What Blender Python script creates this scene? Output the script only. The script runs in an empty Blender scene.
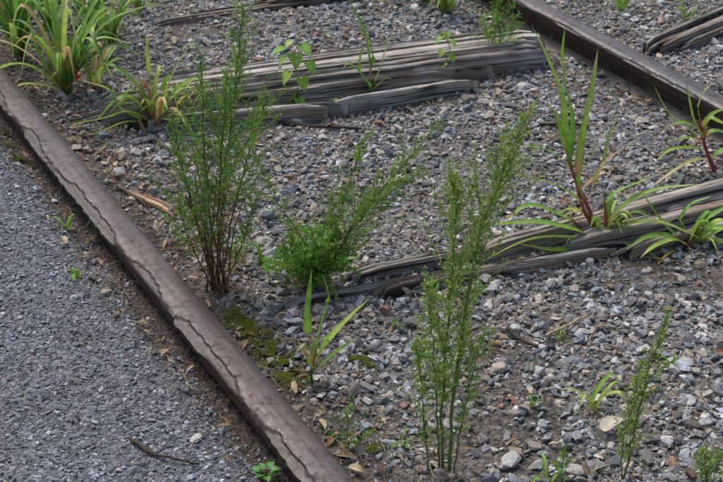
import bpy, math, random
import numpy as np
import bmesh
from mathutils import Vector
rnd=random.Random(7); rng=np.random.default_rng(11)
scene=bpy.context.scene
# ------------------------------------------------------------------ camera
F=1433.;TH=math.radians(29.2);CT=math.cos(TH);ST=math.sin(TH);HC=1.52
cd=bpy.data.cameras.new("camera");cam=bpy.data.objects.new("camera",cd);scene.collection.objects.link(cam)
scene.camera=cam;cam.location=(0,0,HC);cam.rotation_euler=(math.radians(90)-TH,0,0)
cd.sensor_width=36;cd.lens=F/723*36;cd.clip_end=1000;cd.clip_start=.05
cd.dof.use_dof=True;cd.dof.focus_distance=2.75;cd.dof.aperture_fstop=14
# pixel helpers: camera rays through image pixels -> world metres
def ray(px,py):
    u=px-361.5;v=241-py
    return (u,F*CT+v*ST,-F*ST+v*CT)
def g(px,py,z=0.):
    r=ray(px,py);t=(HC-z)/-r[2];return (r[0]*t,r[1]*t)
def at(px,py,y):
    r=ray(px,py);t=y/r[1];return Vector((r[0]*t,y,HC+r[2]*t))
# ------------------------------------------------------------------ noise
def vn(x,y,seed=0):
    x=np.asarray(x,float);y=np.asarray(y,float)
    xi=np.floor(x);yi=np.floor(y);fx=x-xi;fy=y-yi
    fx=fx*fx*(3-2*fx);fy=fy*fy*(3-2*fy)
    def h(i,j):
        a=np.sin(i*127.1+j*311.7+seed*74.7)*43758.5453
        return a-np.floor(a)
    return (h(xi,yi)*(1-fx)+h(xi+1,yi)*fx)*(1-fy)+(h(xi,yi+1)*(1-fx)+h(xi+1,yi+1)*fx)*fy
def fbm(x,y,seed=0,o=4):
    s=0;a=.5
    for k in range(o):
        s=s+a*vn(np.asarray(x)*2**k,np.asarray(y)*2**k,seed+k*3.3);a*=.5
    return s/(1-.5**o)
def sst(a,b,x):
    t=np.clip((x-a)/(b-a),0,1);return t*t*(3-2*t)
# ------------------------------------------------------------------ track frame
RA=np.array([-.042,1.794]);TD=np.array([-.4785,.878]);TN=np.array([.878,.4785]);GA=1.548
def tc(x,y): return (x-RA[0])*TN[0]+(y-RA[1])*TN[1]
def sc(x,y): return (x-RA[0])*TD[0]+(y-RA[1])*TD[1]
def terrain(x,y):
    t=tc(x,y)
    left=.045+.006*(fbm(x*2,y*2,5)-.5)-.034*sst(-.11,-.035,t+.06*(fbm(x*9,y*9,8)-.5))
    mid=.0+.035*(fbm(x*2.3,y*2.3,3)-.5)+.018*(fbm(x*8,y*8,4)-.5)+.012*np.exp(-((t-.1)/.1)**2)
    mid=mid-.014*np.exp(-((t-GA+.05)/.06)**2)
    k=sst(-.02,.02,t)
    return left*(1-k)+mid*k
# ------------------------------------------------------------------ mesh helpers
def link(o): scene.collection.objects.link(o);return o
def make(name,V,T,C,mat,smooth=False):
    V=np.asarray(V,np.float32);T=np.asarray(T,np.int32)
    me=bpy.data.meshes.new(name)
    me.vertices.add(len(V));me.vertices.foreach_set("co",V.ravel())
    k=T.shape[1];me.loops.add(T.size);me.loops.foreach_set("vertex_index",T.ravel())
    me.polygons.add(len(T));me.polygons.foreach_set("loop_start",np.arange(0,T.size,k,dtype=np.int32))
    me.update(calc_edges=True)
    me.polygons.foreach_set("use_smooth",np.full(len(T),smooth,dtype=bool))
    if C is not None:
        a=me.color_attributes.new("Col","FLOAT_COLOR","POINT")
        c=np.ones((len(V),4),np.float32);c[:,:3]=np.asarray(C,np.float32)[:,:3];a.data.foreach_set("color",c.ravel())
    me.materials.append(mat);me.update()
    return link(bpy.data.objects.new(name,me))
class B:
    def __init__(s): s.V=[];s.T=[];s.C=[]
    def tube(s,P,r0,r1,c0,c1=None,n=5):
        c1=c1 or c0;b=len(s.V);m=len(P)
        for i,p in enumerate(P):
            d=(P[min(i+1,m-1)]-P[max(i-1,0)]).normalized()
            a=d.cross(Vector((.31,.9,.17)));a.normalize();e=d.cross(a)
            f=i/(m-1);r=r0*(1-f)+r1*f
            for k in range(n):
                w=2*math.pi*k/n
                s.V.append(p+a*(r*math.cos(w))+e*(r*math.sin(w)));s.C.append([c0[j]*(1-f)+c1[j]*f for j in range(3)])
        for i in range(m-1):
            for k in range(n):
                A=b+i*n+k;Bq=b+i*n+(k+1)%n
                s.T.append((A,Bq,Bq+n));s.T.append((A,Bq+n,A+n))
    def needle(s,p,d,l,w,c,side=None):
        d=d.normalized();a=side or d.cross(Vector((rnd.gauss(0,1),rnd.gauss(0,1),rnd.gauss(0,1))))
        a=a.normalized()*w*.5;b=len(s.V);q=p+d*l*.5+Vector((0,0,l*.06))
        s.V+= [p,q+a,q-a,p+d*l];s.C+=[c,c,c,c];s.T+=[(b,b+1,b+2),(b+1,b+3,b+2)]
    def blade(s,P,w,c0,c1,fold=.25,twist=0.,base=None,tip=None):
        b=len(s.V);m=len(P)
        for i,p in enumerate(P):
            f=i/(m-1);d=(P[min(i+1,m-1)]-P[max(i-1,0)]).normalized()
            a=d.cross(Vector((0,0,1)))
            if a.length<.05:a=Vector((1,0,0))
            a.normalize();nn=a.cross(d)
            ang=twist*(.3+f);a2=a*math.cos(ang)+nn*math.sin(ang);n2=a2.cross(d)
            W=w*.5*(min(1,.45+f*3.)*(1-f**2.6)**.9+.01)
            cc=[c0[j]*(1-f)+c1[j]*f for j in range(3)]
            if base and f<.3:
                h=1-f/.3;cc=[cc[j]*(1-h)+base[j]*h for j in range(3)]
            if tip and f>.75:
                h=(f-.75)*4;cc=[cc[j]*(1-h)+tip[j]*h for j in range(3)]
            s.V+=[p+a2*W+n2*W*fold,p,p-a2*W+n2*W*fold]
            s.C+=[cc,[q*1.3 for q in cc],cc]
        for i in range(m-1):
            for k in (0,1):
                A=b+i*3+k;s.T+=[(A,A+1,A+4),(A,A+4,A+3)]
    def build(s,name,mat,smooth=True):
        return make(name,np.array([tuple(v) for v in s.V]),np.array(s.T),np.array(s.C),mat,smooth)
def curve(pts,n=14):
    P=[pts[0]*2-pts[1]]+list(pts)+[pts[-1]*2-pts[-2]];o=[];m=len(pts)-1
    for i in range(n+1):
        u=i/n*m;k=min(int(u),m-1);t=u-k;a,b,c,d=P[k:k+4]
        o.append(.5*((2*b)+(c-a)*t+(2*a-5*b+4*c-d)*t*t+(3*b-a-3*c+d)*t**3))
    return o
# ------------------------------------------------------------------ materials
def mat(name):
    m=bpy.data.materials.new(name);m.use_nodes=True;nt=m.node_tree;nt.nodes.clear()
    o=nt.nodes.new("ShaderNodeOutputMaterial");p=nt.nodes.new("ShaderNodeBsdfPrincipled")
    nt.links.new(p.outputs[0],o.inputs[0]);return m,nt,p,o
def nd(nt,t,**k):
    n=nt.nodes.new(t)
    for a,b in k.items():
        if a in n.inputs: n.inputs[a].default_value=b
        else: setattr(n,a,b)
    return n
def ramp(nt,fac,stops):
    r=nt.nodes.new("ShaderNodeValToRGB");e=r.color_ramp.elements
    while len(e)<len(stops):e.new(.5)
    for q,(p,c) in zip(e,stops):q.position=p;q.color=(*c,1)
    nt.links.new(fac,r.inputs[0]);return r
def mixc(nt,mode,f,a,b):
    m=nt.nodes.new("ShaderNodeMix");m.data_type='RGBA';m.blend_type=mode
    for i,x in ((0,f),(6,a),(7,b)):
        if isinstance(x,(int,float)):m.inputs[i].default_value=x
        elif isinstance(x,tuple):m.inputs[i].default_value=(*x,1)
        else:nt.links.new(x,m.inputs[i])
    return m.outputs[2]
def stone_mat():
    m,nt,p,o=mat("crushed_stone");L=nt.links.new
    a=nd(nt,"ShaderNodeAttribute",attribute_name="Col");ge=nd(nt,"ShaderNodeNewGeometry")
    n=nd(nt,"ShaderNodeTexNoise",Scale=260.,Detail=4.);L(ge.outputs[0],n.inputs["Vector"])
    r=ramp(nt,n.outputs[0],[(.3,(.6,.58,.56)),(.55,(1,1,1)),(.75,(1.4,1.38,1.35))])
    n2=nd(nt,"ShaderNodeTexNoise",Scale=7.,Detail=4.);L(ge.outputs[0],n2.inputs["Vector"])
    r2=ramp(nt,n2.outputs[0],[(.35,(.86,.8,.75)),(.52,(1,1,1)),(.65,(1.06,1.1,1.15))])
    c=mixc(nt,'MULTIPLY',1.,a.outputs[0],r.outputs[0]);c=mixc(nt,'MULTIPLY',1.,c,r2.outputs[0])
    L(c,p.inputs["Base Color"]);p.inputs["Roughness"].default_value=.8
    b=nd(nt,"ShaderNodeBump",Strength=.5,Distance=.001);L(n.outputs[0],b.inputs["Height"]);L(b.outputs[0],p.inputs["Normal"])
    return m
def ground_mat():
    m,nt,p,o=mat("ballast_soil");L=nt.links.new
    a=nd(nt,"ShaderNodeAttribute",attribute_name="Col");ge=nd(nt,"ShaderNodeNewGeometry")
    v=nd(nt,"ShaderNodeTexVoronoi",Scale=120.);L(ge.outputs[0],v.inputs["Vector"])
    n=nd(nt,"ShaderNodeTexNoise",Scale=120.,Detail=8.);L(ge.outputs[0],n.inputs["Vector"])
    r=ramp(nt,n.outputs[0],[(.3,(.5,.48,.46)),(.7,(1.3,1.3,1.3))])
    sp=nd(nt,"ShaderNodeSeparateColor");L(v.outputs["Color"],sp.inputs[0])
    r2=ramp(nt,sp.outputs[0],[(0,(.5,.5,.5)),(1,(1.6,1.6,1.6))])
    c=mixc(nt,'MULTIPLY',1.,a.outputs[0],r.outputs[0]);c=mixc(nt,'MULTIPLY',.8,c,r2.outputs[0])
    L(c,p.inputs["Base Color"]);p.inputs["Roughness"].default_value=.95
    b=nd(nt,"ShaderNodeBump",Strength=.9,Distance=.006);L(n.outputs[0],b.inputs["Height"])
    b2=nd(nt,"ShaderNodeBump",Strength=.8,Distance=.006,invert=True);L(v.outputs["Distance"],b2.inputs["Height"]);L(b.outputs[0],b2.inputs["Normal"]);L(b2.outputs[0],p.inputs["Normal"])
    return m
def wood_mat():
    m,nt,p,o=mat("weathered_wood");L=nt.links.new
    a=nd(nt,"ShaderNodeAttribute",attribute_name="Col");uv=nd(nt,"ShaderNodeAttribute",attribute_name="Grain")
    mp=nd(nt,"ShaderNodeMapping");mp.inputs["Scale"].default_value=(5,300,1);L(uv.outputs["Vector"],mp.inputs[0])
    n=nd(nt,"ShaderNodeTexNoise",Scale=1.,Detail=6.,Roughness=.6);L(mp.outputs[0],n.inputs["Vector"])
    r=ramp(nt,n.outputs[0],[(.33,(.3,.27,.24)),(.45,(.9,.88,.86)),(.72,(1.4,1.4,1.38))])
    n2=nd(nt,"ShaderNodeTexNoise",Scale=16.,Detail=5.);ge=nd(nt,"ShaderNodeNewGeometry");L(ge.outputs[0],n2.inputs["Vector"])
    r2=ramp(nt,n2.outputs[0],[(.36,(.76,.67,.58)),(.55,(1.0,1.,1.)),(.7,(1.12,1.12,1.15))])
    c=mixc(nt,'MULTIPLY',1.,a.outputs[0],r.outputs[0]);c=mixc(nt,'MULTIPLY',1.,c,r2.outputs[0])
    L(c,p.inputs["Base Color"]);p.inputs["Roughness"].default_value=.85
    b=nd(nt,"ShaderNodeBump",Strength=.8,Distance=.003);L(n.outputs[0],b.inputs["Height"]);L(b.outputs[0],p.inputs["Normal"])
    return m
def rail_mat(nm,top,side,dark,rough,met):
    m,nt,p,o=mat(nm);L=nt.links.new
    ge=nd(nt,"ShaderNodeNewGeometry");a=nd(nt,"ShaderNodeAttribute",attribute_name="Col")
    uv=nd(nt,"ShaderNodeAttribute",attribute_name="Grain")
    mp=nd(nt,"ShaderNodeMapping");mp.inputs["Scale"].default_value=(2.5,70,1);L(uv.outputs["Vector"],mp.inputs[0])
    st=nd(nt,"ShaderNodeTexNoise",Scale=1.,Detail=4.);L(mp.outputs[0],st.inputs["Vector"])
    n=nd(nt,"ShaderNodeTexNoise",Scale=60.,Detail=9.,Roughness=.75);L(ge.outputs[0],n.inputs["Vector"])
    n3=nd(nt,"ShaderNodeTexNoise",Scale=420.,Detail=3.);L(ge.outputs[0],n3.inputs["Vector"])
    n4=nd(nt,"ShaderNodeTexNoise",Scale=5.,Detail=4.);L(ge.outputs[0],n4.inputs["Vector"])
    r1=ramp(nt,st.outputs[0],[(.35,(.74,.72,.7)),(.65,(1.2,1.22,1.27))])
    r2=ramp(nt,n.outputs[0],[(.37,dark),(.45,(.9,.85,.82)),(.55,(1,1,1)),(.7,(1.25,1.22,1.2))])
    r3=ramp(nt,n3.outputs[0],[(.35,(.75,.72,.7)),(.65,(1.2,1.2,1.2))])
    r4=ramp(nt,n4.outputs[0],[(.38,(.82,.84,.9)),(.62,(1.15,1.02,.95))])
    sp=nd(nt,"ShaderNodeSeparateColor");L(a.outputs[0],sp.inputs[0])
    c=mixc(nt,'MIX',sp.outputs[0],side,top)
    for q in (r1,r2,r3,r4): c=mixc(nt,'MULTIPLY',1.,c,q.outputs[0])
    L(c,p.inputs["Base Color"])
    mr=nd(nt,"ShaderNodeMapRange");L(n.outputs[0],mr.inputs[0]);mr.inputs[1].default_value=.3;mr.inputs[2].default_value=.7;mr.inputs[3].default_value=rough+.3;mr.inputs[4].default_value=rough-.05
    L(mr.outputs[0],p.inputs["Roughness"])
    mm=nd(nt,"ShaderNodeMath",operation='MULTIPLY');L(sp.outputs[0],mm.inputs[0]);mm.inputs[1].default_value=met;L(mm.outputs[0],p.inputs["Metallic"])
    b=nd(nt,"ShaderNodeBump",Strength=.35,Distance=.0012);L(n.outputs[0],b.inputs["Height"])
    b2=nd(nt,"ShaderNodeBump",Strength=.35,Distance=.0006);L(n3.outputs[0],b2.inputs["Height"]);L(b.outputs[0],b2.inputs["Normal"]);L(b2.outputs[0],p.inputs["Normal"])
    return m
def leaf_mat(nm,tr=.35,rough=.5):
    m,nt,p,o=mat(nm);L=nt.links.new
    a=nd(nt,"ShaderNodeAttribute",attribute_name="Col");ge=nd(nt,"ShaderNodeNewGeometry")
    n=nd(nt,"ShaderNodeTexNoise",Scale=70.,Detail=4.);L(ge.outputs[0],n.inputs["Vector"])
    r=ramp(nt,n.outputs[0],[(.3,(.72,.75,.7)),(.7,(1.25,1.2,1.1))])
    c=mixc(nt,'MULTIPLY',1.,a.outputs[0],r.outputs[0])
    L(c,p.inputs["Base Color"]);p.inputs["Roughness"].default_value=rough
    t=nd(nt,"ShaderNodeBsdfTranslucent");L(c,t.inputs[0]);mx=nd(nt,"ShaderNodeMixShader");mx.inputs[0].default_value=tr
    L(p.outputs[0],mx.inputs[1]);L(t.outputs[0],mx.inputs[2]);L(mx.outputs[0],o.inputs[0])
    return m
M_ST=stone_mat();M_GR=ground_mat();M_WD=wood_mat();M_LF=leaf_mat("leaf",.38);M_DRY=leaf_mat("dry_plant",.12,.85)
M_R1=rail_mat("worn_rail_steel",(.098,.086,.088),(.036,.024,.02),(.42,.34,.3),.36,.55)
M_R2=rail_mat("dull_rail_steel",(.125,.118,.124),(.03,.019,.015),(.5,.44,.4),.34,.6)
# ------------------------------------------------------------------ ground
def axis(a,b,step):
    f=list(np.arange(a,b,step));lo=[];hi=[];d=step
    x=a
    while x>-300:d*=1.35;x-=d;lo.append(x)
    d=step;x=f[-1]
    while x<300:d*=1.35;x+=d;hi.append(x)
    return np.array(lo[::-1]+f+hi)
xs=axis(-1.8,1.9,.014);ys=axis(1.0,5.0,.014)
X,Y=np.meshgrid(xs,ys);X=X.ravel();Y=Y.ravel()
Z=terrain(X,Y)+.004*(fbm(X*60,Y*60,9,3)-.5)*(np.abs(X)<3)*(np.abs(Y)<7)
nx=len(xs);ny=len(ys);I=np.arange(nx*ny).reshape(ny,nx)
Q=np.stack([I[:-1,:-1],I[:-1,1:],I[1:,1:],I[1:,:-1]],-1).reshape(-1,4)
t=tc(X,Y);lf=(t<0)[:,None]
nz=fbm(X*3,Y*3,21)[:,None]
soil=np.array([.12,.107,.094])*(1-nz)+np.array([.2,.192,.18])*nz
aspc=np.array([.14,.146,.165])*(.8+.4*nz)
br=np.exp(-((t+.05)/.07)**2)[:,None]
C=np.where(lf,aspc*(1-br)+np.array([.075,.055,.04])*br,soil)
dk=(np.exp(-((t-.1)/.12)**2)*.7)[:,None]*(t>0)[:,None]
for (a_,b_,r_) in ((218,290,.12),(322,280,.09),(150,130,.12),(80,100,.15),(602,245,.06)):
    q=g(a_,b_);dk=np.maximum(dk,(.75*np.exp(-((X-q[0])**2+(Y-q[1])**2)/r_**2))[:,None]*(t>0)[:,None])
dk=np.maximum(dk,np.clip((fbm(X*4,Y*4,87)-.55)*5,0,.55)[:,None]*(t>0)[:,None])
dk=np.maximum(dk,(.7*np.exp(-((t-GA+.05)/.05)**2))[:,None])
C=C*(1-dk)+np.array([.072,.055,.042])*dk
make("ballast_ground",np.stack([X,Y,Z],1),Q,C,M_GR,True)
# ------------------------------------------------------------------ stones
def hull(n,seed):
    r=random.Random(seed);bm=bmesh.new()
    for i in range(n):
        v=Vector((r.gauss(0,1),r.gauss(0,1),r.gauss(0,1))).normalized()*r.uniform(.8,1.05);bm.verts.new(v)
    res=bmesh.ops.convex_hull(bm,input=bm.verts)
    bmesh.ops.delete(bm,geom=[v for v in bm.verts if not v.link_faces],context='VERTS')
    bmesh.ops.triangulate(bm,faces=bm.faces);bm.verts.index_update()
    V=np.array([v.co[:] for v in bm.verts]);T=np.array([[v.index for v in f.verts] for f in bm.faces]);bm.free();return V,T
SMALL=[hull(9+i%4,100+i) for i in range(20)];BIG=[hull(18+i%8,300+i) for i in range(14)]
def rocks(var,P,R,C,tilt=.45,flat=(.4,.8)):
    n=len(P);which=rng.integers(0,len(var),n);oV=[];oT=[];oC=[];off=0
    a1=rng.uniform(0,6.283,n);a2=rng.uniform(0,6.283,n);tl=rng.normal(0,tilt,n)
    def rz(a):
        M=np.zeros((n,3,3));c=np.cos(a);s=np.sin(a);M[:,0,0]=c;M[:,0,1]=-s;M[:,1,0]=s;M[:,1,1]=c;M[:,2,2]=1;return M
    def rx(a):
        M=np.zeros((n,3,3));c=np.cos(a);s=np.sin(a);M[:,1,1]=c;M[:,1,2]=-s;M[:,2,1]=s;M[:,2,2]=c;M[:,0,0]=1;return M
    S=np.stack([rng.uniform(.95,1.4,n),rng.uniform(.65,1.,n),rng.uniform(*flat,n)],1)*R[:,None]
    M=rz(a2)@rx(tl)@(rz(a1)*S[:,None,:])
    for j,(V,T) in enumerate(var):
        k=np.where(which==j)[0]
        if not len(k):continue
        W=np.einsum('nij,vj->nvi',M[k],V)+P[k][:,None,:]
        oV.append(W.reshape(-1,3));oC.append(np.repeat(C[k],len(V),0))
        oT.append((T[None]+(np.arange(len(k))*len(V))[:,None,None]+off).reshape(-1,3));off+=len(k)*len(V)
    return np.concatenate(oV),np.concatenate(oT),np.concatenate(oC)
def inview(x,y,m=.25):
    return (y>1.75-m)&(y<4.35+m)&(np.abs(x)<.36+.17*y+m)
def palette(n,kind):
    b=rng.lognormal(0,.38,n)
    if kind=='mid':
        base=np.array([.262,.260,.262]);C=base[None]*b[:,None]
        u=rng.random(n)
        C[u<.25]*=np.array([1.12,.98,.82]);C[(u>.25)&(u<.46)]*=np.array([.74,.81,.93])
        C[(u>.46)&(u<.48)]=np.array([.28,.17,.11]);C[u>.965]=np.array([.55,.54,.53]);C[(u>.92)&(u<.965)]=np.array([.42,.37,.31])
    else:
        base=np.array([.19,.198,.226]);C=base[None]*b[:,None];u=rng.random(n)
        C[u<.09]*=np.array([1.3,1.1,.85]);C[u>.975]=np.array([.45,.45,.46])
    return np.clip(C,.03,.65)
def sample(n):
    x=rng.uniform(-1.5,1.6,n);y=rng.uniform(1.45,4.65,n);k=inview(x,y);return x[k],y[k]
parts=[]
x,y=sample(320000);t=tc(x,y);dn=fbm(x*5,y*5,31);dn2=fbm(x*4,y*4,87)
pr=np.clip(.62+1.3*(dn-.35)-np.clip((dn2-.55)*4,0,.5),.2,1)*(t>.035)*(1-.75*np.exp(-((t-.07)/.06)**2))
pr*=(np.abs(t-GA)>.03)
for (a,b,r,s) in ((218,290,.11,.7),(322,278,.08,.5),(440,470,.08,.4)):
    q=g(a,b);pr*=1-s*np.exp(-(((x-q[0])**2+(y-q[1])**2)/r**2))
k=rng.random(len(x))<pr*.58;x=x[k];y=y[k];n=len(x)
big=fbm(x*3,y*3,77)
R=np.clip(rng.lognormal(math.log(.0049),.48,n)*(.7+.7*big),.0018,.018)
P=np.stack([x,y,terrain(x,y)+R*rng.uniform(-.2,.6,n)],1);parts.append((SMALL,P,R,palette(n,'mid')));print("mid",n)
V,T,C=rocks(*parts[0])
x,y=sample(9500);t=tc(x,y);w=.24+0*x
for (a,b,r,s) in ((425,95,.2,.5),(510,95,.2,.9),(600,50,.2,.6),(640,120,.2,.3),(690,400,.25,.4),(560,470,.2,.4)):
    q=g(a,b);w=w+s*np.exp(-(((x-q[0])**2+(y-q[1])**2)/r**2))
k=(rng.random(len(x))<w*.6)&(t>.1)&(np.abs(t-GA)>.05);x=x[k];y=y[k];n=len(x)
R=np.clip(rng.lognormal(math.log(.0105),.32,n),.006,.024);P=np.stack([x,y,terrain(x,y)+R*.15],1)
c2=palette(n,'mid');V2,T2,C2=rocks(BIG,P,R,c2,.25,(.35,.7))
L=[(510,465,.026,.45),(665,445,.017,.5),(368,404,.013,.55),(575,476,.02,.38),(690,404,.016,.4),(463,76,.02,.36),(425,92,.022,.36),(485,103,.02,.32),(522,88,.02,.48),(262,243,.02,.3),(258,250,.018,.27),(500,470,.014,.36),(540,468,.018,.3),(685,368,.015,.36),(610,330,.012,.26),(700,300,.016,.26),(720,310,.014,.3),(590,440,.012,.3),(350,352,.012,.4),(455,88,.016,.38),(440,100,.015,.28),(640,78,.02,.36),(655,330,.012,.36)]
P=[];R=[];c=[]
for a,b,r,v in L:
    q=g(a,b);P.append((q[0],q[1],float(terrain(q[0],q[1]))+r*.25));R.append(r);c.append((v,v*.98,v*.96))
V3,T3,C3=rocks(BIG,np.array(P),np.array(R),np.array(c),.15,(.3,.5))
make("crushed_stone_ballast",np.concatenate([V,V2,V3]),np.concatenate([T,T2+len(V),T3+len(V)+len(V2)]),np.concatenate([C,C2,C3]),M_ST)
x,y=sample(700000);t=tc(x,y)
k=(t<-.035)&(rng.random(len(x))<(1-.8*np.exp(-((t+.04)/.05)**2))*.5);x=x[k];y=y[k];n=len(x)
R=np.clip(rng.lognormal(math.log(.0033),.34,n),.0016,.009)
P=np.stack([x,y,terrain(x,y)+R*rng.uniform(-.3,.4,n)],1);V,T,C=rocks(SMALL,P,R,palette(n,'left'));print("left",n)
L=[(196,440,.013,.4),(52,191,.013,.4),(125,400,.006,.45),(20,318,.007,.4),(236,438,.006,.42),(107,190,.006,.48),(30,200,.008,.32)]
P=[];R=[];c=[]
for a,b,r,v in L:
    q=g(a,b,.045);P.append((q[0],q[1],float(terrain(q[0],q[1]))+r*.2));R.append(r);c.append((v,v*.98,v*.94))
V3,T3,C3=rocks(BIG,np.array(P),np.array(R),np.array(c),.1,(.3,.5))
make("fine_gravel_paving",np.concatenate([V,V3]),np.concatenate([T,T3+len(V)]),np.concatenate([C,C3]),M_ST)
# ------------------------------------------------------------------ rails
def rail(name,t0,ztop,m,lip,hw):
    tx=list(np.linspace(-hw+.0015,hw-.0015,30));tp=[(x,.0325+.0062*(1-abs(x/hw)**3.2)) for x in tx]
    left=[(-.065,-.075),(-.065,-.066),(-.02,-.052),(-.009,-.04),(-.009,-.004),(-.014,.0),(-hw+.002,.003),(-hw,.005),(-hw,.012),(-hw,.019),(-hw-.0003,.025),(-hw-.0003,.029),(-hw+.0003,.0315)]
    prof=left+tp+[(-x,z) for x,z in left[::-1]]
    k0=len(left);k1=k0+len(tp)
    s=np.concatenate([-np.geomspace(.8,30,20)[::-1],np.arange(-.75,3.9,.004),np.geomspace(3.95,40,20)]);n=len(prof);S=len(s)
    O=np.array(prof);U=np.tile(O[:,0],(S,1));Zp=np.tile(O[:,1],(S,1));SS=np.repeat(s[:,None],n,1);K=np.tile(np.arange(n),(S,1))
    U0=U.copy()
    U=U+(fbm(SS*14,K*.5,5)-.5)*.0016;Zp=Zp+(fbm(SS*16,K*.25,15)-.5)*.0006*(K>5)
    jag=fbm(SS*8,SS*0,41,6);xb=-hw+lip*np.clip((jag-.36)*4.5,0,1)+lip*.25*(vn(SS*70,SS*0,2)-.3)
    ledge=((U0<xb)&(K>=k0-2)&(K<k1)).astype(float)*(lip>0)
    Zp=Zp-ledge*.0042
    lv=np.clip((fbm(SS*5,SS*0,91,6)-.46)*5,0,1)*lip*.6
    U=np.where((K>=k0-4)&(K<k0),U-lv*(.6+.5*vn(SS*80,SS*0,3)),U)
    Zp=Zp+ztop-.0387
    Xw=RA[0]+TD[0]*SS+TN[0]*(t0+U);Yw=RA[1]+TD[1]*SS+TN[1]*(t0+U)
    V=np.stack([Xw,Yw,Zp],-1).reshape(-1,3);I=np.arange(S*n).reshape(S,n);J=np.roll(I,-1,1)
    Q=np.stack([I[:-1],I[1:],J[1:],J[:-1]],-1).reshape(-1,4)
    topf=((K>=k0)&(K<k1)).astype(float)*(1-ledge*.8)*np.clip((hw-np.abs(U0))/.009+.15,0,1);C=np.stack([topf]*3,-1).reshape(-1,3)
    o=make(name,V,Q,C,m,True)
    a=o.data.attributes.new("Grain","FLOAT_VECTOR","POINT");a.data.foreach_set("vector",np.stack([SS,U0,0*SS],-1).reshape(-1).astype(np.float32))
    o.data.set_sharp_from_angle(angle=math.radians(42))
    return o
rail("railway_rail",0,.08,M_R1,.014,.034);rail("railway_rail",GA,.08,M_R2,.004,.032)
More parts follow.
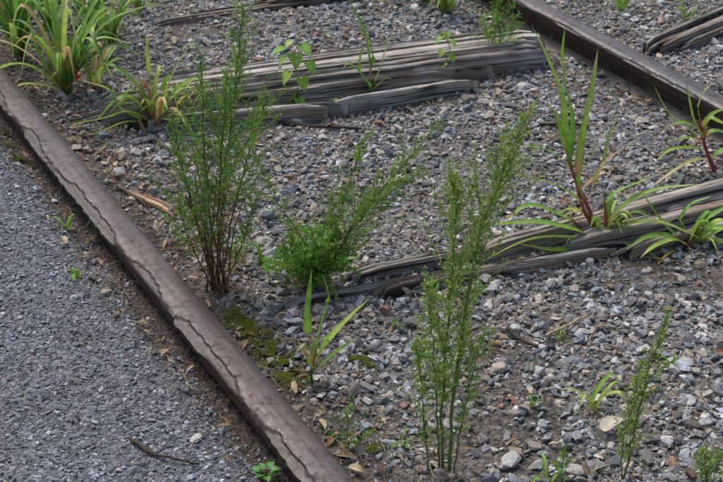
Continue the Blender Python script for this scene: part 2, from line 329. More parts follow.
# ------------------------------------------------------------------ sleepers
def sleeper(name,beams,seed,col=(.50,.472,.445)):
    VV=[];QQ=[];CC=[];GG=[];off=0
    for bi,(a,b,w,th,z,tiltx) in enumerate(beams):
        R_=np.random.default_rng(seed*100+bi)
        p0=np.array(g(*a,z));p1=np.array(g(*b,z));L=np.linalg.norm(p1-p0);d=(p1-p0)/L;nn=np.array([-d[1],d[0]])
        ns=26;nt_=max(24,int(w/.0011));nl=int(L/.005)+2
        lat=np.concatenate([np.full(ns,-w/2),np.linspace(-w/2,w/2,nt_),np.full(ns,w/2)])
        ver=np.concatenate([np.linspace(-th,-.002,ns),np.zeros(nt_),np.linspace(-.002,-th,ns)])
        top=np.concatenate([np.zeros(ns),np.ones(nt_),np.zeros(ns)])
        na=len(lat);u=np.linspace(0,1,nl)[:,None]*np.ones((1,na));X0=np.ones((nl,1))*lat;V0=np.ones((nl,1))*ver;TP=np.ones((nl,1))*top
        s=u*L
        nc=max(2,int(w/.012));cp=np.sort(R_.uniform(-.5,.5,nc))*w;sid=np.zeros_like(s);dep=np.zeros_like(s)
        wand=.008*(fbm(s*1.2,0*s,seed+bi)-.5)
        for k in range(nc):
            pos=cp[k]+wand+.004*(fbm(s*2.5,0*s,seed*3+k+bi*7)-.5)+.0016*(vn(s*45,0*s,k)-.5)
            D=R_.uniform(.008,.026)*np.clip(vn(s*2.2+k*9,0*s,seed+k*1.7)*3-.7,0,1);W=R_.uniform(.0015,.0036)*(.5+np.clip(vn(s*2.2+k*9,0*s,seed+k*1.7)*1.5,0,1))
            dep=np.maximum(dep,D*np.clip(1-np.abs(X0-pos)/W,0,1)**.7);sid=sid+(X0>pos)
        lev=R_.uniform(-.008,.001,nc+1);e0=R_.uniform(0,1,nc+1)**2*min(.2,L*.18);e1=R_.uniform(0,1,nc+1)**2*min(.2,L*.18);tn=R_.uniform(.72,1.2,nc+1)
        si=sid.astype(int);level=lev[si]*(.5+1.*vn(s*1.0+si*5,si*3.1,seed))
        gr=(fbm(s*4,X0*460,seed+bi,3)-.5)*.0024+(fbm(s*5,X0*130,seed+bi+5,3)-.5)*.005
        edge=np.clip((np.abs(X0)-(w/2-.005))/.005,0,1)*TP
        ez=-edge**2*.005*(.2+2.*fbm(s*9,np.sign(X0),seed+3))
        eb=(fbm(s*5,np.sign(X0)*3,seed+bi+2,7)-.5)*.016*(np.abs(X0)/(w/2))**6*np.sign(X0)
        scr=fbm(s*3,V0*170,seed+bi+8,4);scr2=np.abs(vn(s*1.6,V0*110+fbm(s*2,0*s,seed)*1.2,seed+bi+9)-.5)*2
        sdep=(1-sst(0,.2,scr2))*(1-TP)
        sidegr=((scr-.5)*.012-sdep*.008)*(1-TP)*np.sign(X0)
        U0=e0[si];U1=e1[si];uu=(U0+(L-U0-U1)*u)
        taper=np.clip(np.minimum(uu-U0,L-U1-uu)/.06,0,1)
        LAT=(X0+eb+sidegr)*(1-.45*(1-taper)**1.5)+.006*(fbm(s*1.,0*s,seed+bi+4)-.5)
        VER=V0+TP*(level+gr-dep+ez)+X0*tiltx+.005*(fbm(s*1.2,0*s,seed+6+bi)-.5)-(1-np.clip(taper*3,0,1))*th*.8*TP-(1-taper)*.010
        Xw=p0[0]+d[0]*uu+nn[0]*LAT;Yw=p0[1]+d[1]*uu+nn[1]*LAT;Zw=z+VER
        V=np.stack([Xw,Yw,Zw],-1).reshape(-1,3);I=np.arange(nl*na).reshape(nl,na)+off
        Q=np.stack([I[:-1,:-1],I[1:,:-1],I[1:,1:],I[:-1,1:]],-1).reshape(-1,4)[:,::-1]
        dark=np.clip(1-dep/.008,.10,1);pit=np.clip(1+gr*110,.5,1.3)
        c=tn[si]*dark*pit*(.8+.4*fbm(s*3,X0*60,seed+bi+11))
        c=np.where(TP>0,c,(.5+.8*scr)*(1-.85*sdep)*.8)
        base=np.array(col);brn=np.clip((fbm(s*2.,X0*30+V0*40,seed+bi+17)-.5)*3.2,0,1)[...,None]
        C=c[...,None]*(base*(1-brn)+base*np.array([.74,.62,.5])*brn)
        VV.append(V);QQ.append(Q);CC.append(C.reshape(-1,3));GG.append(np.stack([uu+bi*3,X0+V0,0*u],-1).reshape(-1,3));off+=nl*na
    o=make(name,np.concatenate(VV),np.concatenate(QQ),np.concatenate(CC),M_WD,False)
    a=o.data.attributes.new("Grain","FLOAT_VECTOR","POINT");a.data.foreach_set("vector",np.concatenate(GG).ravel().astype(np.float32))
sleeper("wooden_sleeper",[((142,83),(548,29),.085,.08,.062,.05),((180,84),(552,37),.04,.08,.070,-.1),((96,99),(545,44),.07,.09,.060,-.1),((100,109),(500,60),.05,.08,.050,-.2),((118,118),(350,100),.035,.07,.040,-.3),((325,100),(478,76),.03,.06,.038,-.3),((74,113),(170,100),.035,.04,.035,0),((380,70),(500,54),.02,.05,.055,.1)],1)
sleeper("wooden_sleeper",[((345,270),(560,230),.018,.05,.034,0),((478,246),(760,170),.045,.07,.05,-.1),((248,307),(480,262),.013,.045,.03,-.2),((375,287),(640,237),.024,.06,.036,-.1),((560,238),(770,188),.045,.07,.05,.0),((600,252),(770,210),.028,.06,.036,-.3),((500,238),(640,208),.018,.05,.052,-.1)],2,(.43,.392,.365))
sleeper("wooden_sleeper",[((645,46),(770,-8),.07,.09,.035,0),((665,52),(770,8),.04,.08,.02,-.2)],3,(.3,.265,.24))
sleeper("wooden_sleeper",[((150,22),(330,-6),.05,.06,.02,0),((260,-2),(400,-18),.06,.06,.03,0)],4,(.22,.185,.16))
# ------------------------------------------------------------------ litter
b=B();cols=[(.3,.22,.14),(.4,.32,.22),(.15,.105,.07),(.09,.06,.04),(.27,.25,.22)]
def straw(x,y,l,w,col,lift=.008):
    z=float(terrain(x,y))+lift;a=rnd.uniform(0,6.28);d=Vector((math.cos(a),math.sin(a),rnd.gauss(0,.12)))
    p=Vector((x,y,z));q=p+d*l*.5+Vector((rnd.gauss(0,l*.08),rnd.gauss(0,l*.08),.002));b.tube([p,q,p+d*l],w,w*.5,col,n=4)
cnt=0
while cnt<3300:
    x=rnd.uniform(-1.5,1.6);y=rnd.uniform(1.5,4.7)
    if not inview(x,y,.15):continue
    t=float(tc(x,y));w=.10*(t>0)+.9*math.exp(-((t-.1)/.09)**2)*(t>.03)+.75*math.exp(-((t+.08)/.04)**2)*(t<-.03)+.35*math.exp(-((t-GA+.10)/.1)**2)
    for (a_,b_) in ((218,290),(322,280),(150,120),(150,200),(602,245),(80,100),(440,475)):
        q=g(a_,b_);w+=.7*math.exp(-((x-q[0])**2+(y-q[1])**2)/.01)
    if rnd.random()>w:continue
    c=rnd.choice(cols);straw(x,y,rnd.uniform(.008,.055),rnd.uniform(.0004,.0016),c);cnt+=1
for i in range(1250):
    for _ in range(200):
        x=rnd.uniform(-1.3,1.4);y=rnd.uniform(1.6,4.4);t=float(tc(x,y))
        w=.18*(t>0)+math.exp(-((t-.1)/.08)**2)*(t>.03)+.8*math.exp(-((t+.08)/.035)**2)*(t<-.03)+.2*math.exp(-((t-GA+.08)/.06)**2)
        if rnd.random()<w:break
    z=float(terrain(x,y))+.008;a=rnd.uniform(0,6.28);d=Vector((math.cos(a),math.sin(a),rnd.gauss(0,.25)));l=rnd.uniform(.008,.035)
    p=Vector((x,y,z));c=rnd.choice(cols[:4]+[(.2,.11,.07),(.26,.17,.11)])
    b.blade([p,p+d*l*.35+Vector((0,0,.003)),p+d*l*.7+Vector((0,0,.003)),p+d*l],l*rnd.uniform(.2,.55),c,c,fold=.5,twist=rnd.uniform(-.8,.8))
b.build("dry_plant_litter",M_DRY,False)
def stick(name,pts,r0,r1,c,zup=.006,m=None):
    bb=B();P=[]
    for (px,py) in pts:
        q=g(px,py,.045 if px<250 and py>400 else 0);P.append(Vector((q[0],q[1],float(terrain(*q))+zup+rnd.uniform(0,.003))))
    P=curve(P,14);P=[p+Vector((rnd.gauss(0,r0*.25),rnd.gauss(0,r0*.25),rnd.gauss(0,r0*.2))) for p in P]
    bb.tube(P,r0,r1,c,n=7);
    if len(pts)>3:
        q=P[6];bb.tube([q,q+Vector((.02,.012,.006))],r0*.5,r0*.2,c,n=5)
    return bb.build(name,m or M_DRY,True)
stick("dark_rod",[(130,441),(150,455),(172,462),(200,467)],.0035,.002,(.07,.05,.038))
stick("dark_rod",[(507,339),(520,349),(537,357)],.0050,.003,(.06,.042,.033),.012)
stick("dark_rod",[(544,347),(565,337),(586,325)],.0035,.002,(.42,.33,.22),.012)
stick("dark_rod",[(268,122),(310,126),(362,127)],.006,.004,(.07,.055,.045))  # dark line below the sleeper, taken as an iron rod, built like a twig
stick("dark_rod",[(120,197),(150,208),(185,214)],.006,.003,(.14,.1,.07))
stick("dark_rod",[(312,395),(328,408),(340,414)],.003,.002,(.05,.03,.025))
stick("dark_rod",[(540,128),(570,126),(588,129)],.005,.004,(.05,.04,.035))
stick("dark_rod",[(465,350),(478,340),(500,338)],.002,.001,(.24,.18,.12),.01)
stick("dark_rod",[(150,300),(166,318),(178,340)],.0025,.002,(.06,.035,.025),.02)
sleeper("wood_splinter",[((118,184),(178,211),.026,.016,.026,.1)],9,(.55,.37,.25))
sleeper("wood_splinter",[((108,176),(160,198),.014,.01,.02,.1)],10,(.4,.27,.18))
bb=B();q=g(612,437);p=Vector((q[0]-.02,q[1]-.012,float(terrain(*q))+.014));d=Vector((.8,.5,.1))
bb.blade([p+d*(.055*i/8)+Vector((0,0,.006*math.sin(i/8*3.14))) for i in range(9)],.034,(.45,.39,.35),(.42,.36,.32),.35,.2);bb.build("fallen_leaf",M_DRY)
# ------------------------------------------------------------------ moss
def moss(name,spots,n,cols,lift=.002):
    b=B();c_=0
    for _ in range(n*8):
        if c_>=n:break
        (px,py,r)=rnd.choice(spots);q=g(px,py);a=rnd.uniform(0,6.28);rr=r*abs(rnd.gauss(0,.6));x=q[0]+rr*math.cos(a);y=q[1]+rr*math.sin(a)
        if fbm(x*70,y*70,5)<.46 or abs(tc(x,y))<.036:continue
        c_+=1;p=Vector((x,y,float(terrain(x,y))+lift+.004*fbm(x*50,y*50,3)));k=rnd.uniform(.6,1.2);c=rnd.choice(cols)
        for j in range(4):
            b.needle(p,Vector((rnd.gauss(0,.8),rnd.gauss(0,.8),.8)),rnd.uniform(.003,.0055),.0020,[v*k for v in c])
    b.build(name,M_LF,False)
MC=[(.32,.36,.055),(.22,.28,.045),(.38,.39,.09)]
moss("moss_patch",[(236,320,.02),(243,327,.022),(250,334,.026),(257,342,.028),(264,350,.03),(271,357,.03),(278,365,.03),(285,374,.03),(291,381,.026),(297,388,.02)],5200,MC,.004)
moss("moss_patch",[(357,366,.022),(366,372,.014),(375,455,.014)],600,MC,.004)
moss("moss_patch",[(12,158,.05),(25,172,.03),(2,140,.05)],900,[(.14,.18,.04),(.2,.21,.07)])
# ------------------------------------------------------------------ plants
def wpts(base,pts,lift=None):
    q=g(*base);return [at(px,py,q[1]+dy) for (px,py,dy) in pts]
def jit(c,s=.12):
    k=rnd.uniform(1-s,1+s);return [c[0]*k*rnd.uniform(1-s,1+s),c[1]*k,c[2]*k]
GR=(.15,.32,.045);GR2=(.22,.39,.06);YG=(.33,.43,.09);TAN=(.5,.37,.18);DG=(.08,.18,.035)
RED=(.42,.11,.11);PNK=(.48,.16,.14)
BW=1.45
def grass(name,base,blades,stems=()):
    b=B()
    for st in stems:
        P=curve(wpts(base,st[0]),12);b.tube(P,st[1],st[1]*.6,st[2],st[3] if len(st)>3 else st[2],n=6)
    for pts,w,c0,c1 in blades:
        P=curve(wpts(base,pts),18);b.blade(P,w*BW,jit(c0,.08),jit(c1,.08),rnd.uniform(.2,.45),rnd.uniform(-.5,.5),rnd.choice([PNK,PNK,None,(.3,.2,.1)]),rnd.choice([TAN,None,YG]))
    return b
def tuft(b,base,n,h,spread,w,cs,lean=(0,0)):
    q=g(*base);z=float(terrain(*q));o=Vector((q[0],q[1],z))
    for i in range(n):
        a=rnd.uniform(0,6.28);k=rnd.uniform(.4,1);d=Vector((math.cos(a)*spread*k+lean[0],math.sin(a)*spread*k+lean[1],0));hh=h*rnd.uniform(.5,1)
        s=o+Vector((rnd.gauss(0,.006),rnd.gauss(0,.006),-.004));P=curve([s,s+d*.3+Vector((0,0,hh*.65)),s+d*.75+Vector((0,0,hh)),s+d*1.15+Vector((0,0,hh*rnd.uniform(.55,.95)))],12)
        c=rnd.choice(cs);b.blade(P,w*rnd.uniform(.7,1.3)*1.25,jit(c),jit([v*1.15 for v in c]),.3,rnd.uniform(-.6,.6),rnd.choice([PNK,None,None]),rnd.choice([TAN,None,YG,None]))
bs=(602,243)
b=grass("",bs,[
 ([(575,180,.0),(566,150,0),(562,100,-.02),(548,60,-.04),(532,26,-.06)],.012,GR,YG),
 ([(570,165,0),(572,120,.02),(562,70,.03),(565,25,.03)],.009,GR,GR2),
 ([(577,185,0),(582,140,.02),(592,90,.03),(598,48,.04)],.013,GR2,YG),
 ([(572,170,0),(560,158,-.02),(540,148,-.04),(508,146,-.08)],.010,GR2,GR),
 ([(585,205,0),(565,190,-.05),(535,178,-.08),(508,172,-.1)],.008,GR2,YG),
 ([(598,240,0),(575,230,-.05),(535,222,-.09),(482,226,-.14)],.018,GR2,GR),
 ([(598,242,0),(570,238,-.06),(530,240,-.12),(480,262,-.16)],.015,GR2,YG),
 ([(595,235,0),(560,215,0),(528,205,-.03),(505,222,-.08)],.013,GR,GR),
 ([(588,210,0),(595,180,0),(606,160,.02),(632,143,.03)],.006,TAN,TAN),
 ([(596,225,0),(612,196,0),(640,182,.02),(672,168,.03)],.010,GR2,GR),
 ([(600,235,0),(625,205,0),(655,190,.0),(700,184,-.03)],.011,GR,GR2),
 ([(602,240,0),(622,225,-.02),(660,222,-.04),(700,238,-.07)],.011,GR2,YG),
 ([(602,242,0),(590,250,-.04),(572,268,-.07),(558,288,-.08)],.007,TAN,TAN),
 ([(602,242,0),(630,246,-.05),(662,262,-.08),(692,292,-.1)],.010,YG,TAN),
 ([(602,242,0),(625,255,-.05),(650,258,-.08),(690,262,-.1)],.007,TAN,TAN),
 ([(602,243,0),(585,225,0),(560,200,0),(535,200,-.03)],.006,TAN,(.5,.4,.25)),
 ([(580,190,0),(600,170,.02),(608,140,.04),(625,100,.05)],.006,YG,GR2),
 ([(600,235,0),(606,215,0),(603,195,0),(612,185,0)],.008,RED,GR),
 ([(598,238,0),(580,245,-.05),(555,250,-.1),(520,244,-.14)],.013,GR,GR2),
 ([(585,205,0),(578,180,-.02),(590,160,-.03),(604,128,-.03)],.008,GR,GR2),
 ([(574,175,0),(562,140,-.02),(556,115,-.03),(545,100,-.04)],.008,GR,GR2),
 ],[([(600,243,0),(590,212,0),(578,185,0),(568,160,0)],.006,RED,(.46,.2,.14)),([(602,243,0),(592,225,0),(582,206,0),(577,185,0)],.0055,RED,PNK),([(600,243,0),(586,232,-.01),(572,220,-.01)],.005,RED),([(603,243,0),(606,220,0),(604,200,0)],.005,RED,TAN),([(570,165,0),(566,150,0),(562,130,0)],.003,PNK,GR),([(602,243,0),(618,224,0),(630,210,0)],.004,RED,PNK)])
tuft(b,bs,12,.1,.12,.009,[GR,GR2,YG,TAN]);b.build("crabgrass_clump",M_LF)
bs=(690,248)
b=grass("",bs,[
 ([(690,248,0),(668,236,-.02),(645,238,-.05),(625,250,-.07)],.012,GR2,GR),
 ([(690,248,0),(700,225,0),(718,212,0),(742,200,0)],.014,GR2,GR),
 ([(690,248,0),(710,240,-.02),(730,246,-.05),(750,262,-.08)],.014,GR,GR2),
 ([(690,248,0),(705,258,-.05),(722,266,-.08),(745,268,-.1)],.012,GR2,YG),
 ([(690,248,0),(680,225,0),(690,205,0),(712,196,0)],.010,GR,GR),
 ([(690,248,0),(672,252,-.04),(660,262,-.07),(650,275,-.08)],.006,TAN,TAN),
 ([(690,248,0),(665,225,0),(650,205,0),(640,190,0)],.010,GR,GR2),
 ([(690,248,0),(675,240,-.04),(655,246,-.08),(640,258,-.1)],.012,GR2,YG),
 ([(690,248,0),(700,236,-.02),(716,228,-.04),(740,232,-.06)],.013,GR,GR2),
 ([(690,248,0),(720,230,0),(745,222,0),(770,225,0)],.016,GR2,GR2)],
 [([(690,248,0),(686,238,0),(680,230,0)],.004,RED,PNK),([(690,248,0),(698,236,0),(704,228,0)],.004,RED,PNK)])
tuft(b,bs,9,.09,.1,.01,[GR,GR2,YG]);b.build("crabgrass_clump",M_LF)
bs=(716,176)
b=grass("",bs,[
 ([(706,150,0),(690,130,0),(668,112,-.02),(652,82,-.04)],.009,GR,GR2),
 ([(704,140,0),(694,122,0),(690,105,0),(686,80,0)],.012,GR2,YG),
 ([(704,140,0),(712,132,0),(725,133,0),(745,140,0)],.013,GR2,GR),
 ([(706,150,0),(690,148,-.02),(670,150,-.04),(655,162,-.06)],.01,GR2,YG),
 ([(710,160,0),(695,160,-.02),(672,172,-.05),(640,196,-.08)],.009,YG,TAN),
 ([(704,140,0),(706,122,0),(716,112,.02),(735,108,.03)],.01,GR,GR),
 ([(710,160,0),(722,150,0),(738,152,0)],.01,GR,GR2),
 ([(704,142,0),(698,130,-.02),(682,122,-.04),(664,128,-.06)],.009,GR2,GR2),
 ([(702,130,0),(708,118,-.02),(720,122,-.04),(735,128,-.05)],.010,YG,GR2),
 ([(704,140,0),(690,138,-.03),(678,140,-.05),(668,136,-.06)],.012,GR2,GR),
 ([(702,125,0),(698,110,0),(704,92,0),(712,84,0)],.009,GR2,YG),
 ],[([(716,176,0),(710,160,0),(704,142,0),(700,120,0)],.0055,RED,RED)])
b.build("crabgrass_clump",M_LF)
bs=(66,96)
b=grass("",bs,[
 ([(62,92,0),(48,60,0),(30,35,-.02),(0,20,-.04)],.013,GR,GR2),([(64,92,0),(55,50,0),(45,20,0),(25,-10,0)],.013,GR2,GR),
 ([(66,92,0),(66,50,0),(62,20,0),(50,-15,0)],.011,GR,YG),([(68,90,0),(76,50,0),(84,20,0),(80,-12,0)],.012,GR2,GR),
 ([(68,90,0),(82,60,0),(100,38,.02),(132,44,.02)],.012,GR2,YG),([(68,90,0),(85,50,0),(110,20,0),(150,4,0)],.011,GR,GR2),
 ([(64,92,0),(40,72,-.02),(18,64,-.05),(-10,72,-.08)],.014,GR2,YG),([(66,92,0),(90,76,0),(110,70,-.02),(142,78,-.04)],.01,GR,GR2),
 ([(64,92,0),(50,75,0),(35,45,0),(28,10,0)],.012,GR,GR),([(66,90,0),(75,60,-.02),(90,30,-.04),(112,8,-.05)],.011,YG,GR2),
 ([(66,90,-.05),(78,78,-.06),(76,72,-.07),(72,60,-.08)],.010,(.7,.03,.02),(.5,.08,.03)),
 ([(66,90,0),(30,84,-.03),(10,90,-.06),(-15,105,-.08)],.01,GR2,TAN)])
tuft(b,bs,24,.28,.24,.012,[GR,GR2,DG,YG,TAN]);tuft(b,(20,62),30,.3,.22,.012,[GR,GR2,DG]);tuft(b,(112,48),22,.22,.2,.010,[GR,DG,GR2,YG]);tuft(b,(50,34),24,.24,.2,.011,[GR,DG,GR2]);tuft(b,(90,30),20,.2,.2,.010,[GR,DG,GR2]);tuft(b,(5,20),18,.22,.2,.011,[GR,DG]);tuft(b,(140,14),12,.16,.16,.009,[DG,GR,YG]);tuft(b,(95,88),14,.13,.15,.010,[GR,GR2,YG,TAN])
b.build("tall_grass_clump",M_LF)
bs=(158,128)
b=grass("",bs,[
 ([(156,126,0),(152,95,0),(148,65,0),(146,34,.0)],.012,GR,YG),([(155,126,0),(130,112,-.03),(105,118,-.06),(64,126,-.1)],.015,GR2,YG),
 ([(156,126,0),(135,100,0),(118,98,-.02),(95,122,-.05)],.012,GR2,GR),([(158,126,0),(172,95,0),(190,80,0),(215,72,0)],.011,GR,GR2),
 ([(158,126,0),(165,95,0),(180,60,0),(205,28,0)],.009,GR2,YG),([(158,126,0),(178,112,-.02),(186,120,-.04),(196,140,-.06)],.01,GR,GR2),
 ([(156,126,0),(128,122,-.04),(100,132,-.07),(70,140,-.1)],.011,GR2,YG),([(156,126,0),(140,90,0),(120,70,0),(100,62,0)],.009,GR2,GR),
 ([(157,126,0),(150,108,-.02),(160,92,-.02),(172,100,-.03)],.008,RED,TAN),([(157,127,0),(140,120,-.02),(150,140,-.04)],.008,(.3,.12,.06),TAN),
 ([(157,127,0),(120,108,-.02),(110,90,-.02),(80,80,-.02)],.01,GR,GR2)],
 [([(157,128,0),(160,110,0),(166,95,0)],.004,RED),([(157,128,0),(148,112,0),(140,100,0)],.004,RED)])
tuft(b,bs,22,.15,.15,.010,[GR,GR2,YG,TAN,(.34,.16,.09)]);tuft(b,(180,118),10,.11,.1,.009,[GR,GR2,TAN]);b.build("crabgrass_clump",M_LF)
bs=(313,389)
b=grass("",bs,[
 ([(313,360,0),(308,335,0),(308,305,0),(312,268,.02)],.012,GR2,GR),([(313,360,0),(320,330,0),(328,300,0),(322,272,0)],.011,GR,GR2),
 ([(313,372,0),(325,345,0),(345,322,.02),(370,298,.03)],.013,GR2,YG),([(314,374,0),(330,358,0),(345,346,0),(360,336,0)],.008,GR,GR2),
 ([(313,372,0),(306,355,-.02),(304,345,-.02),(296,352,-.03)],.009,GR2,TAN),([(313,365,0),(316,345,-.02),(325,338,-.03),(330,345,-.04)],.008,GR,GR2)],
 [([(313,389,0),(311,374,0),(313,358,0)],.003,(.16,.12,.05),GR)])
b.build("grass_sprig",M_LF)
bs=(371,98)
b=grass("",bs,[
 ([(370,80,0),(368,55,0),(362,28,0),(347,-4,0)],.018,GR,GR2),([(370,85,0),(372,55,0),(366,25,0),(360,5,0)],.014,GR2,GR),
 ([(371,88,0),(360,72,0),(362,48,0),(356,38,0)],.012,GR2,GR),([(371,90,0),(380,70,0),(386,48,0),(390,32,0)],.012,GR,GR2),
 ([(371,92,0),(380,84,-.02),(386,78,-.02),(392,80,-.03)],.008,GR2,GR2),([(371,92,0),(366,80,-.02),(350,64,-.03),(342,70,-.03)],.010,GR,GR)],
 [([(371,98,0),(371,88,0),(370,76,0)],.002,GR,GR)])
b.build("grass_sprig",M_LF)
b=B();tuft(b,(592,412),7,.065,.07,.006,[GR2,YG]);b.build("grass_sprig",M_LF)
b=B();tuft(b,(445,14),22,.12,.14,.009,[GR2,GR]);tuft(b,(425,2),12,.12,.12,.009,[GR,DG]);b.build("grass_clump",M_LF)
for i,(p,n,h) in enumerate([((345,108),8,.05),((620,12),12,.1),((68,243),5,.04),((78,298),5,.03),((98,240),4,.035),((238,262),8,.07),((690,25),9,.08),((360,165),8,.05),((262,262),6,.05),((400,452),5,.04),((480,300),4,.03),((670,372),5,.03),((535,410),4,.03),((300,455),5,.03),((395,330),4,.03),((560,345),4,.025),((200,350),3,.03)]):
    b=B();tuft(b,p,n,h,h*.8,.005,[GR,GR2]);b.build("grass_tuft",M_LF)
# ---- feathery weeds
def feathery(b,base,stems,leaf,colL,colB=None,budp=0.,dens=1.):
    for s in stems:
        pts=wpts(base,s['p']);P=curve(pts,26);Ls=sum((P[i+1]-P[i]).length for i in range(26))
        P=[p+Vector((rnd.gauss(0,.0012),rnd.gauss(0,.0012),0)) for p in P]
        b.tube(P,s['r'],s['r']*.3,s.get('c0',(.2,.17,.08)),s.get('c1',(.16,.27,.07)),n=6)
        nb=s['n'];az=rnd.uniform(0,6.28)
        for k in range(nb):
            u=s.get('b0',.1)+(1-s.get('b0',.1))*((k+rnd.random())/nb);i=min(int(u*26),25);f=u*26-i;o=P[i].lerp(P[i+1],f);up=(P[i+1]-P[i]).normalized()
            az+=2.4+rnd.gauss(0,.4);out=Vector((math.cos(az),math.sin(az),0));out=(out-up*out.dot(up)).normalized()
            prof=math.sin(min(1,.12+u*.95)*math.pi)**.7 if u<.92 else .25
            l=s['bl']*max(.15,prof)*rnd.choice([.45,.7,.9,1.1,1.3]);an=rnd.uniform(*s.get('an',(.5,.95)))
            d0=up*math.cos(an)+out*math.sin(an);d1=(d0+Vector((0,0,s.get('lift',.5)))).normalized()
            Q=[o,o+d0*l*.5+Vector((rnd.gauss(0,l*.03),rnd.gauss(0,l*.03),0)),o+d0*l*.5+d1*l*.5];Q=curve(Q,8)
            b.tube(Q,s['r']*.28,s['r']*.1,s.get('c1',(.16,.27,.07)),n=3)
            m=int(l/.0050*dens)+3
            kk=rnd.uniform(.6,1.4)
            for j in range(m):
                v=.08+.92*(j+rnd.random())/m;ii=min(int(v*8),7);q=Q[ii].lerp(Q[ii+1],v*8-ii);dd=(Q[ii+1]-Q[ii]).normalized()
                for h in range(rnd.randint(2,4)):
                    r=Vector((rnd.gauss(0,1),rnd.gauss(0,1),rnd.gauss(0,1)+.2)).normalized();e=(dd*.8+r).normalized()
                    ll=leaf[0]*rnd.uniform(.5,1.2)*(1.15-.5*v);c=jit([x*kk for x in colL],.18)
                    if colB and rnd.random()<budp*(.4+u):
                        c=jit(colB,.15);b.needle(q+e*ll*.5,e,.0050,.0034,c)
                        b.needle(q+e*ll*.5,e,.0050,.0034,c)
                        b.needle(q,e,ll*.5,.0006,c)
                    else: b.needle(q,e,ll,leaf[1],c)
        for k in range(int(Ls/.004)):
            u=rnd.uniform(s.get('b0',.1),1);i=min(int(u*26),25);o=P[i].lerp(P[i+1],u*26-i)
            e=Vector((rnd.gauss(0,1),rnd.gauss(0,1),rnd.uniform(0,1.2))).normalized();b.needle(o,e,leaf[0]*rnd.uniform(.8,1.8),leaf[1]*1.2,jit(colL,.2))
FG=(.18,.35,.055);FG2=(.23,.43,.07)
BRN=(.22,.12,.07)
b=B();bs=(218,290)
feathery(b,bs,[
 dict(p=[(218,290,0),(222,200,0),(234,100,0),(243,8,.02)],r=.0035,n=44,bl=.12,c0=BRN,b0=.30),
 dict(p=[(214,290,0),(210,220,-.02),(204,140,-.03),(200,55,-.03)],r=.003,n=32,bl=.10,c0=BRN,b0=.38),
 dict(p=[(222,290,0),(232,220,.02),(250,150,.03),(268,95,.04)],r=.0028,n=26,bl=.095,c0=BRN,b0=.38),
 dict(p=[(215,290,0),(198,230,0),(183,170,0),(172,118,0)],r=.0028,n=30,bl=.09,c0=BRN,b0=.32),
 dict(p=[(219,290,0),(218,230,-.03),(222,150,-.05),(228,72,-.06)],r=.003,n=34,bl=.105,c0=BRN,b0=.38),
 dict(p=[(212,288,0),(196,255,0),(184,225,0),(178,198,0)],r=.002,n=14,bl=.065,c0=BRN,b0=.3),
 dict(p=[(223,288,0),(238,255,0),(248,225,0),(258,195,0)],r=.002,n=14,bl=.065,c0=BRN,b0=.3),
 dict(p=[(216,288,0),(208,250,-.04),(204,215,-.06),(200,180,-.07)],r=.002,n=16,bl=.07,c0=BRN,b0=.35),
 ],(.0135,.0019),FG,(.3,.37,.09),.15)
q=g(218,290)
for i in range(340):
    z=rnd.uniform(.01,.24);a=rnd.uniform(0,6.28);o=Vector((q[0]+math.cos(a)*.012+rnd.gauss(0,.01+z*.11),q[1]+math.sin(a)*.012,z));e=Vector((math.cos(a),math.sin(a),rnd.uniform(-1.4,.1)))
    b.needle(o,e,rnd.uniform(.015,.045),.003,jit(rnd.choice([(.27,.14,.08),(.42,.29,.16),(.17,.1,.06)]),.2))
for i in range(14):
    a=rnd.uniform(0,6.28);o=Vector((q[0]+rnd.gauss(0,.014),q[1]+rnd.gauss(0,.014),0));b.tube(curve([o,o+Vector((math.cos(a)*.02,math.sin(a)*.02,.12)),o+Vector((math.cos(a)*.05,math.sin(a)*.04,rnd.uniform(.18,.3)))],8),.002,.001,rnd.choice([BRN,(.34,.22,.13)]),n=5)
b.build("feathery_ragweed",M_LF,False)
b=B();bs=(322,282)
feathery(b,bs,[
 dict(p=[(322,282,0),(350,230,0),(390,180,0),(442,122,.02)],r=.003,n=44,bl=.085,b0=.12,an=(.5,1.1)),
 dict(p=[(322,282,0),(345,240,-.02),(375,205,-.04),(420,172,-.05)],r=.0024,n=34,bl=.08,b0=.15),
 dict(p=[(320,282,0),(335,230,0),(350,180,.02),(368,132,.03)],r=.0018,n=18,bl=.055,b0=.25),
 dict(p=[(318,282,0),(300,235,0),(275,200,0),(258,160,0)],r=.0016,n=16,bl=.05,b0=.25),
 dict(p=[(320,282,0),(322,235,0),(335,205,0),(352,190,0)],r=.0018,n=20,bl=.07,b0=.2),
 ],(.0125,.0019),FG,(.3,.39,.09),.25)
feathery(b,bs,[dict(p=[(315,282,0),(x1,(280+y1)/2,dy*.5),(x2,y1,dy)],r=.0015,n=22,bl=.06,b0=.1,an=(.7,1.3),lift=.1,c0=(.14,.2,.06)) for x1,x2,y1,dy in [(300,280,250,-.03),(305,290,236,-.05),(315,312,228,-.06),(325,335,232,-.04),(330,352,248,-.03),(300,268,262,-.01),(320,325,245,-.08),(308,300,255,-.09),(325,345,262,-.07),(312,292,268,-.08)]],(.012,.0034),FG2,dens=1.1)
b.build("feathery_ragweed",M_LF,False)
b=B();bs=(440,478)
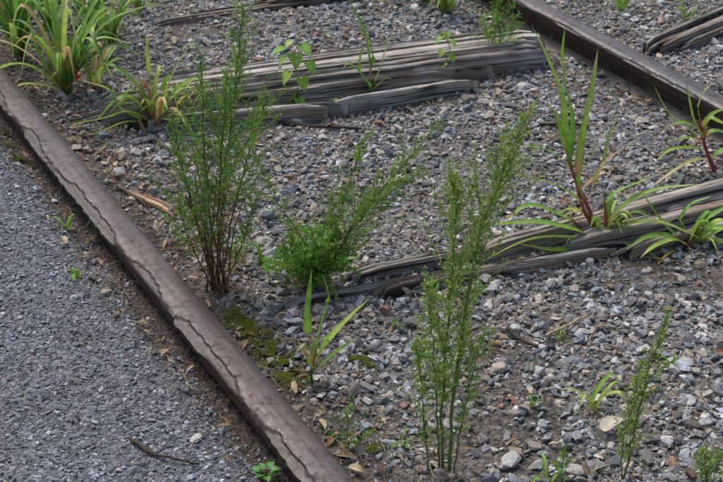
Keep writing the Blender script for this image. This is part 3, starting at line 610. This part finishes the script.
feathery(b,bs,[
 dict(p=[(448,478,0),(455,380,0),(474,260,0),(498,185,.02),(526,116,.03)],r=.0034,n=76,bl=.11,b0=.2,an=(.3,.75),c0=(.2,.27,.08),c1=(.22,.35,.08)),
 dict(p=[(443,478,0),(442,400,0),(450,300,0),(456,215,0),(452,178,0)],r=.0028,n=60,bl=.095,b0=.22,an=(.3,.75),c0=(.2,.27,.08),c1=(.22,.35,.08)),
 dict(p=[(430,482,0),(424,420,0),(420,370,0),(416,345,0)],r=.0018,n=22,bl=.045,b0=.15,an=(.3,.8),c0=(.2,.27,.08)),
 dict(p=[(452,478,0),(462,420,-.02),(474,370,-.03),(486,330,-.03)],r=.0015,n=24,bl=.06,b0=.2,an=(.3,.8)),
 dict(p=[(440,478,0),(436,400,-.02),(432,330,-.03),(430,285,-.03)],r=.0018,n=30,bl=.06,b0=.3,an=(.3,.8)),
 ],(.0125,.0018),(.21,.38,.06),(.44,.55,.14),.42,.8)
b.build("horseweed",M_LF,False)
b=B()
feathery(b,(626,484),[dict(p=[(622,490,0),(632,440,0),(648,375,0),(668,312,.0)],r=.0022,n=40,bl=.045,b0=.2,an=(.3,.7),c1=(.2,.31,.08)),
  dict(p=[(624,490,0),(622,450,0),(634,400,0),(642,362,0)],r=.0014,n=22,bl=.035,b0=.2,an=(.3,.7))],(.010,.0018),(.2,.37,.07),(.43,.54,.15),.45,.8)
b.build("horseweed",M_LF,False)
b=B();feathery(b,(707,490),[dict(p=[(707,492,0),(706,470,0),(704,448,0)],r=.0018,n=18,bl=.035,b0=.1,an=(.3,.8)),dict(p=[(710,492,0),(716,470,0),(720,455,0)],r=.0014,n=10,bl=.025,b0=.1)],(.010,.002),FG2,(.36,.45,.12),.3);b.build("horseweed",M_LF,False)
b=B();feathery(b,(562,492),[dict(p=[(562,494,0),(562,470,0),(566,446,0)],r=.0014,n=10,bl=.025,b0=.2)],(.010,.002),FG2);tuft(b,(548,490),5,.04,.05,.007,[GR2]);b.build("weed_seedling",M_LF,False)
b=B();feathery(b,(350,456),[dict(p=[(350,456,0),(347,430,0),(352,400,.0)],r=.0014,n=14,bl=.035,b0=.1,an=(.4,1.)),dict(p=[(350,456,0),(362,440,0),(372,432,.0)],r=.0008,n=5,bl=.015,b0=.1)],(.010,.0018),FG);b.build("weed_seedling",M_LF,False)
b=B();feathery(b,(495,66),[dict(p=[(497,66,0),(500,40,0),(498,10,0),(502,-25,0)],r=.002,n=26,bl=.07,b0=.1,an=(.4,.9)),dict(p=[(494,66,0),(488,40,0),(484,18,0)],r=.0015,n=12,bl=.05,b0=.2),dict(p=[(497,66,0),(508,40,0),(516,15,0)],r=.0015,n=12,bl=.05,b0=.2)],(.02,.0022),FG,dens=.6);b.build("feathery_ragweed",M_LF,False)
# ---- heart-leaved vine seedlings
def heart(b,c,d,size,col):
    d=d.normalized();a=d.cross(Vector((0,0,1)));a.normalize();n=a.cross(d)
    prof=[(-.28,.0),(-.42,.28),(-.3,.5),(0,.58),(.3,.45),(.6,.2),(.85,.0)]
    k=len(b.V);b.V.append(c-d*size*.15);b.C.append([x*1.15 for x in col])
    pts=[(-.15,0)]+[(x,y) for x,y in prof[1:]]+[(x,-y) for x,y in prof[1:-1][::-1]]
    for x,y in pts: b.V.append(c+d*size*x+a*size*y*.85+n*(size*abs(y)*.3-size*x*x*.15));b.C.append(col)
    m=len(pts)
    mid=len(b.V);b.V.append(c+d*size*.3-n*size*.03);b.C.append([x*1.15 for x in col])
    for i in range(m): b.T.append((mid,k+1+i,k+1+(i+1)%m))
def vine(base,pts,leaves,size):
    b=B();P=curve(wpts(base,pts),10);b.tube(P,.0016,.0008,(.24,.2,.08),GR,n=5);q=g(*base)
    for px,py,dx,dz in leaves:
        c=at(px,py,q[1]+rnd.uniform(-.02,.02));o=min(P,key=lambda p:(p-c).length)
        b.tube([o,c],.0007,.0005,GR2,n=3);heart(b,c,Vector((dx,-.5,dz)),size*rnd.uniform(.7,1.2),jit(rnd.choice([(.22,.4,.06),(.32,.48,.1)])))
    b.build("heart_leaf_vine",M_LF,True)
vine((294,108),[(294,110,0),(298,85,0),(294,62,0),(298,40,0)],[(290,43,-.6,-.4),(303,48,.6,-.4),(284,59,-.6,-.6),(309,65,.5,-.7),(288,75,-.5,-.8),(302,81,.3,-.8),(291,93,-.3,-.9),(299,101,.4,-.6),(281,50,-.8,-.1),(296,58,0,-1)],.035)
vine((446,84),[(446,84,0),(444,66,0),(450,50,0),(446,34,0)],[(440,38,-.5,-.4),(452,42,.5,-.5),(442,52,-.5,-.8),(451,56,.4,-.8),(442,66,-.5,-.6),(447,72,.3,-.8),(446,34,.1,-.3)],.029)
b=B();feathery(b,(265,484),[dict(p=[(265,486,0),(266,474,0),(265,464,0)],r=.001,n=4,bl=.01,b0=.2)],(.004,.001),FG2)
q=g(265,484);c=at(265,470,q[1])
for a in range(7): heart(b,c+Vector((math.cos(a)*.014,math.sin(a)*.014,-.006+rnd.uniform(0,.012))),Vector((math.cos(a),math.sin(a),.2)),.016,jit((.12,.34,.08)))
b.build("clover_seedling",M_LF,True)
# ------------------------------------------------------------------ light
el=math.radians(58);az=math.radians(-35)
sd=bpy.data.lights.new("sun","SUN");sd.energy=2.3;sd.angle=math.radians(30);sd.color=(1,.975,.94)
so=link(bpy.data.objects.new("sun",sd));dv=Vector((math.sin(az)*math.cos(el),math.cos(az)*math.cos(el),math.sin(el)))
so.rotation_euler=dv.to_track_quat('Z','Y').to_euler();so.location=dv*20
w=bpy.data.worlds.new("World");scene.world=w;w.use_nodes=True;nt=w.node_tree
bg=nt.nodes["Background"];sk=nt.nodes.new("ShaderNodeTexSky");sk.sky_type='NISHITA';sk.sun_disc=False;sk.sun_elevation=el;sk.sun_rotation=az
sk.air_density=1.2;sk.dust_density=4.
nt.links.new(sk.outputs[0],bg.inputs[0]);bg.inputs[1].default_value=.15
scene.view_settings.view_transform='Standard';scene.view_settings.look='None';scene.view_settings.exposure=0
